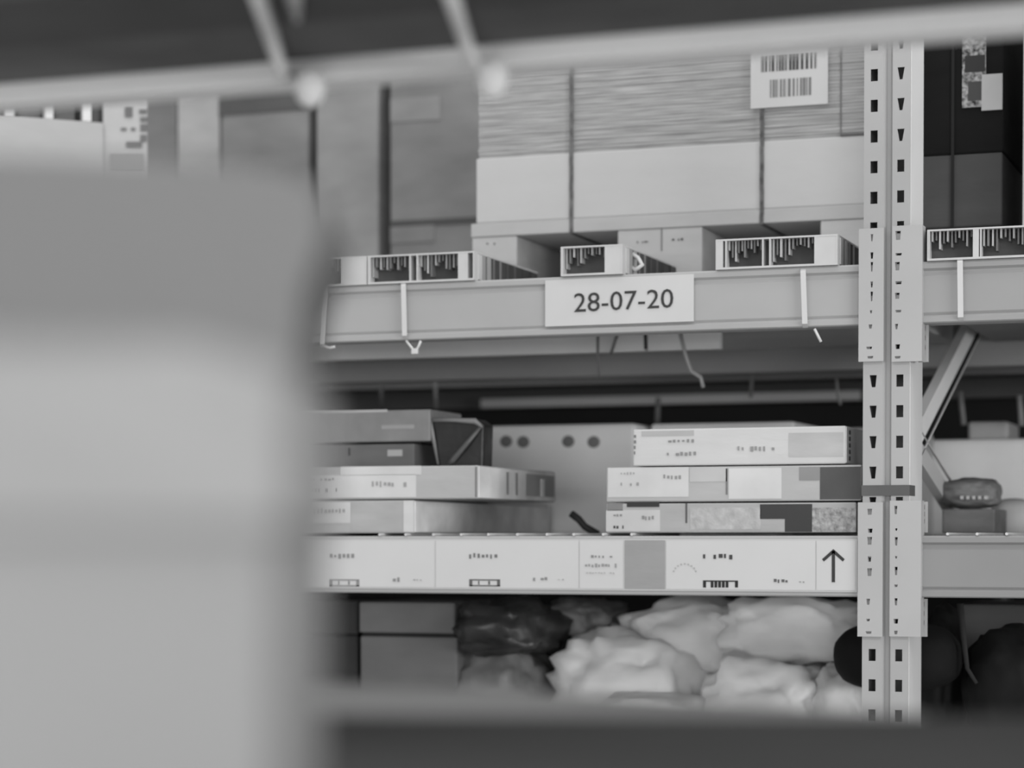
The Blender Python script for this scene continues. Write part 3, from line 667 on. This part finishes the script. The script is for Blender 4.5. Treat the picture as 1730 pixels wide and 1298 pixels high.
blob('black_bag', (1630, 1790, 1052, 1275), .1, YF+.33, G(20, 'fabric', .6, .2, 10), 'black bag at the lower right border', 'bag', 'black bags right of the upright', 14, .1)
t = lowbox(1618, 1740, 1022, 92, YF+.5, 'grey carton behind the black bags at right')
bm = bmesh.new(); tube(bm, [W(1622, 1020, YF+.22), W(1628, 1080, YF+.22), W(1634, 1130, YF+.22), W(1650, 1155, YF+.22)], [.006, .005, .004, .003], 8, .5); tag(link('hanging_strap', bm, G(48, 'card', .8), smooth=True), 'grey strap hanging between the two black bags at right', 'strap')

# ------------------------------------------------------------------ near rack, out of focus
near = thing('shelf_rack', 'blurred near rack framing the view with a dark shelf above', 'rack', (0, 1.8, 0))
YN = 1.95
zn0 = W(865, 111, YN).z; zn1 = W(865, 82, YN).z
zn = zn1
DN = G(100, 'deck', .8, .12, 5)
xl_, xr_ = -1.75, .75
bx('beam', xl_, xr_, YN, YN+.045, zn0, zn0+.1, G(245, 'steel', .5, .03, 6), near, .003)
for k in range(5):       # deck planks seen from below
    y1 = YN - .002 - k*.15; bx('deck_plank', xl_, xr_, y1-.146, y1, zn + (.001 if k % 2 else .004), zn+.03, G([104, 88, 120, 96, 125][k], 'deck', .8, .2, 4), near, .002)
bx('beam', xl_, xr_, YN-.80, YN-.755, zn+.002, zn+.1, G(90, 'steel', .5), near)
# lower shelf of the near rack: dark deck, paler strip at its far edge
zd = D(865, 1210, 1.36).z
a0, a1 = D(300, 1216, 1.36), D(1800, 1204, 1.36)
bm = bmesh.new()
prism(bm, [(a0.x, a0.y, zd), (a1.x, a1.y, zd), (a1.x+.15, .30, zd), (a0.x-.35, .30, zd), ], (0, 0, -.03)); link('deck_board', bm, G(72, 'deck', .85, .06, 6), near)
b0, b1 = WZ(300, 1137, zd-.002), WZ(1560, 1206, zd-.002)
bm = bmesh.new(); prism(bm, [(a0.x, a0.y+.001, zd-.002), (b1.x, max(b1.y, a1.y+.01), zd-.002), (b1.x-.001, b1.y, zd-.002), (b0.x, b0.y, zd-.002)], (0, 0, -.02)); o = link('edge_board', bm, G(158, 'deck', .8, .04, 5), near); o['label'] = 'paler board at the far edge of the lower near shelf'
for x in (xl_-.03, xr_+.03):
    for y in (.35, YN):
        bx('upright', x-.035, x+.035, y-.03, y+.05, 0, EYE+1.0, G(150, 'steel', .5), near)
bx('shelf_beam', xl_, xr_, .32, .36, zd-.11, zd-.031, G(90, 'steel', .5), near)
bx('shelf_beam', xl_, xr_, 1.02, 1.06, zd-.11, zd-.031, G(60, 'steel', .5), near)
# hanging ties with knobs
def knob_tie(p, q, kb, label):
    t = thing('knobbed_tie', label, 'tie', W(q[0], q[1], YN), 'pale knobbed ties on the blurred shelf edge')
    a = WZ(p[0], p[1], zn-.004); m_ = W((p[0]+q[0])/2, (p[1]+q[1])/2, YN-.06); b = W(q[0], q[1], YN-.006)
    m_ = WZ((p[0]+q[0])/2, (p[1]+q[1])/2, zn-.004)
    bm = bmesh.new(); tube(bm, [a, m_, b, W(kb[0], kb[1], YN-.008)], [.0085, .0085, .0085, .009], 10, .8); link('strap', bm, G(225, 'nylon', .5), t, smooth=True)
    c = W(kb[0], kb[1], YN-.012); bm = bmesh.new()
    bmesh.ops.create_uvsphere(bm, u_segments=20, v_segments=14, radius=1, matrix=Matrix.Translation(c) @ Matrix.Diagonal((.0150, .012, .0185, 1)))
    link('knob', bm, G(232, 'nylon', .4), t, smooth=True)
knob_tie((425, -40), (478, 125), (524, 148), 'pale knobbed tie hanging on the blurred shelf edge, left one')
knob_tie((752, -40), (800, 112), (832, 132), 'pale knobbed tie hanging on the blurred shelf edge, right one')
bm = bmesh.new(); tube(bm, [WZ(488, -60, zn-.006), WZ(496, -10, zn-.006), WZ(502, 32, zn-.004)], [.009, .008, .004], 8, .8); tag(link('tie_end', bm, G(190, 'nylon'), smooth=True), 'faint blurred tie end near the top border', 'tie')

# ------------------------------------------------------------------ stacked boxes in the left foreground
zs0 = zd + .0005
def soft(name, outline, d, dep, mat, label, cat, z0=None, bev=.0015):
    """carton with given pixel outline at camera depth d (left to right may recede)"""
    bm = bmesh.new(); fw = R3 @ Vector((0, 0, -1)); fw.z = 0; fw.normalize()
    pts = [D(px, py, d + sl) for px, py, sl in outline]
    if z0 is not None:
        for p_, o_ in zip(pts, outline):
            if o_[1] > 1300: p_.z = z0
    prism(bm, pts, fw*dep)
    return tag(link(name, bm, mat, None, bev), label, cat, 'blurred stacked boxes in the left foreground')
mid = D(0, 888, .86).z
soft('carton', [(-260, 1500, -.04), (455, 1500, .03), (465, 889.5, .03), (-260, 889.5, -.04)], .70, .2, G(156, 'card', .8, .02, 3), 'pale blurred carton, lowest in the left foreground stack', 'carton', zs0)
soft('carton', [(-260, 890, -.04), (484, 890, .03), (484, 625, .03), (320, 578, .02), (0, 558, -.02), (-260, 552, -.04)], .695, .2, G(158, 'card', .8, .02, 3), 'palest blurred carton, middle of the left foreground stack', 'carton')
soft('grey_sack', [(-330, 610, 0), (300, 620, 0), (480, 650, 0), (500, 600, 0), (508, 500, 0), (545, 400, 0), (540, 322, 0), (480, 290, 0), (330, 272, 0), (0, 262, 0), (-330, 262, 0)], 1.08, .16, G(118, 'film', .6, .03, 4), 'grey blurred sack behind and above the pale foreground carton', 'sack')
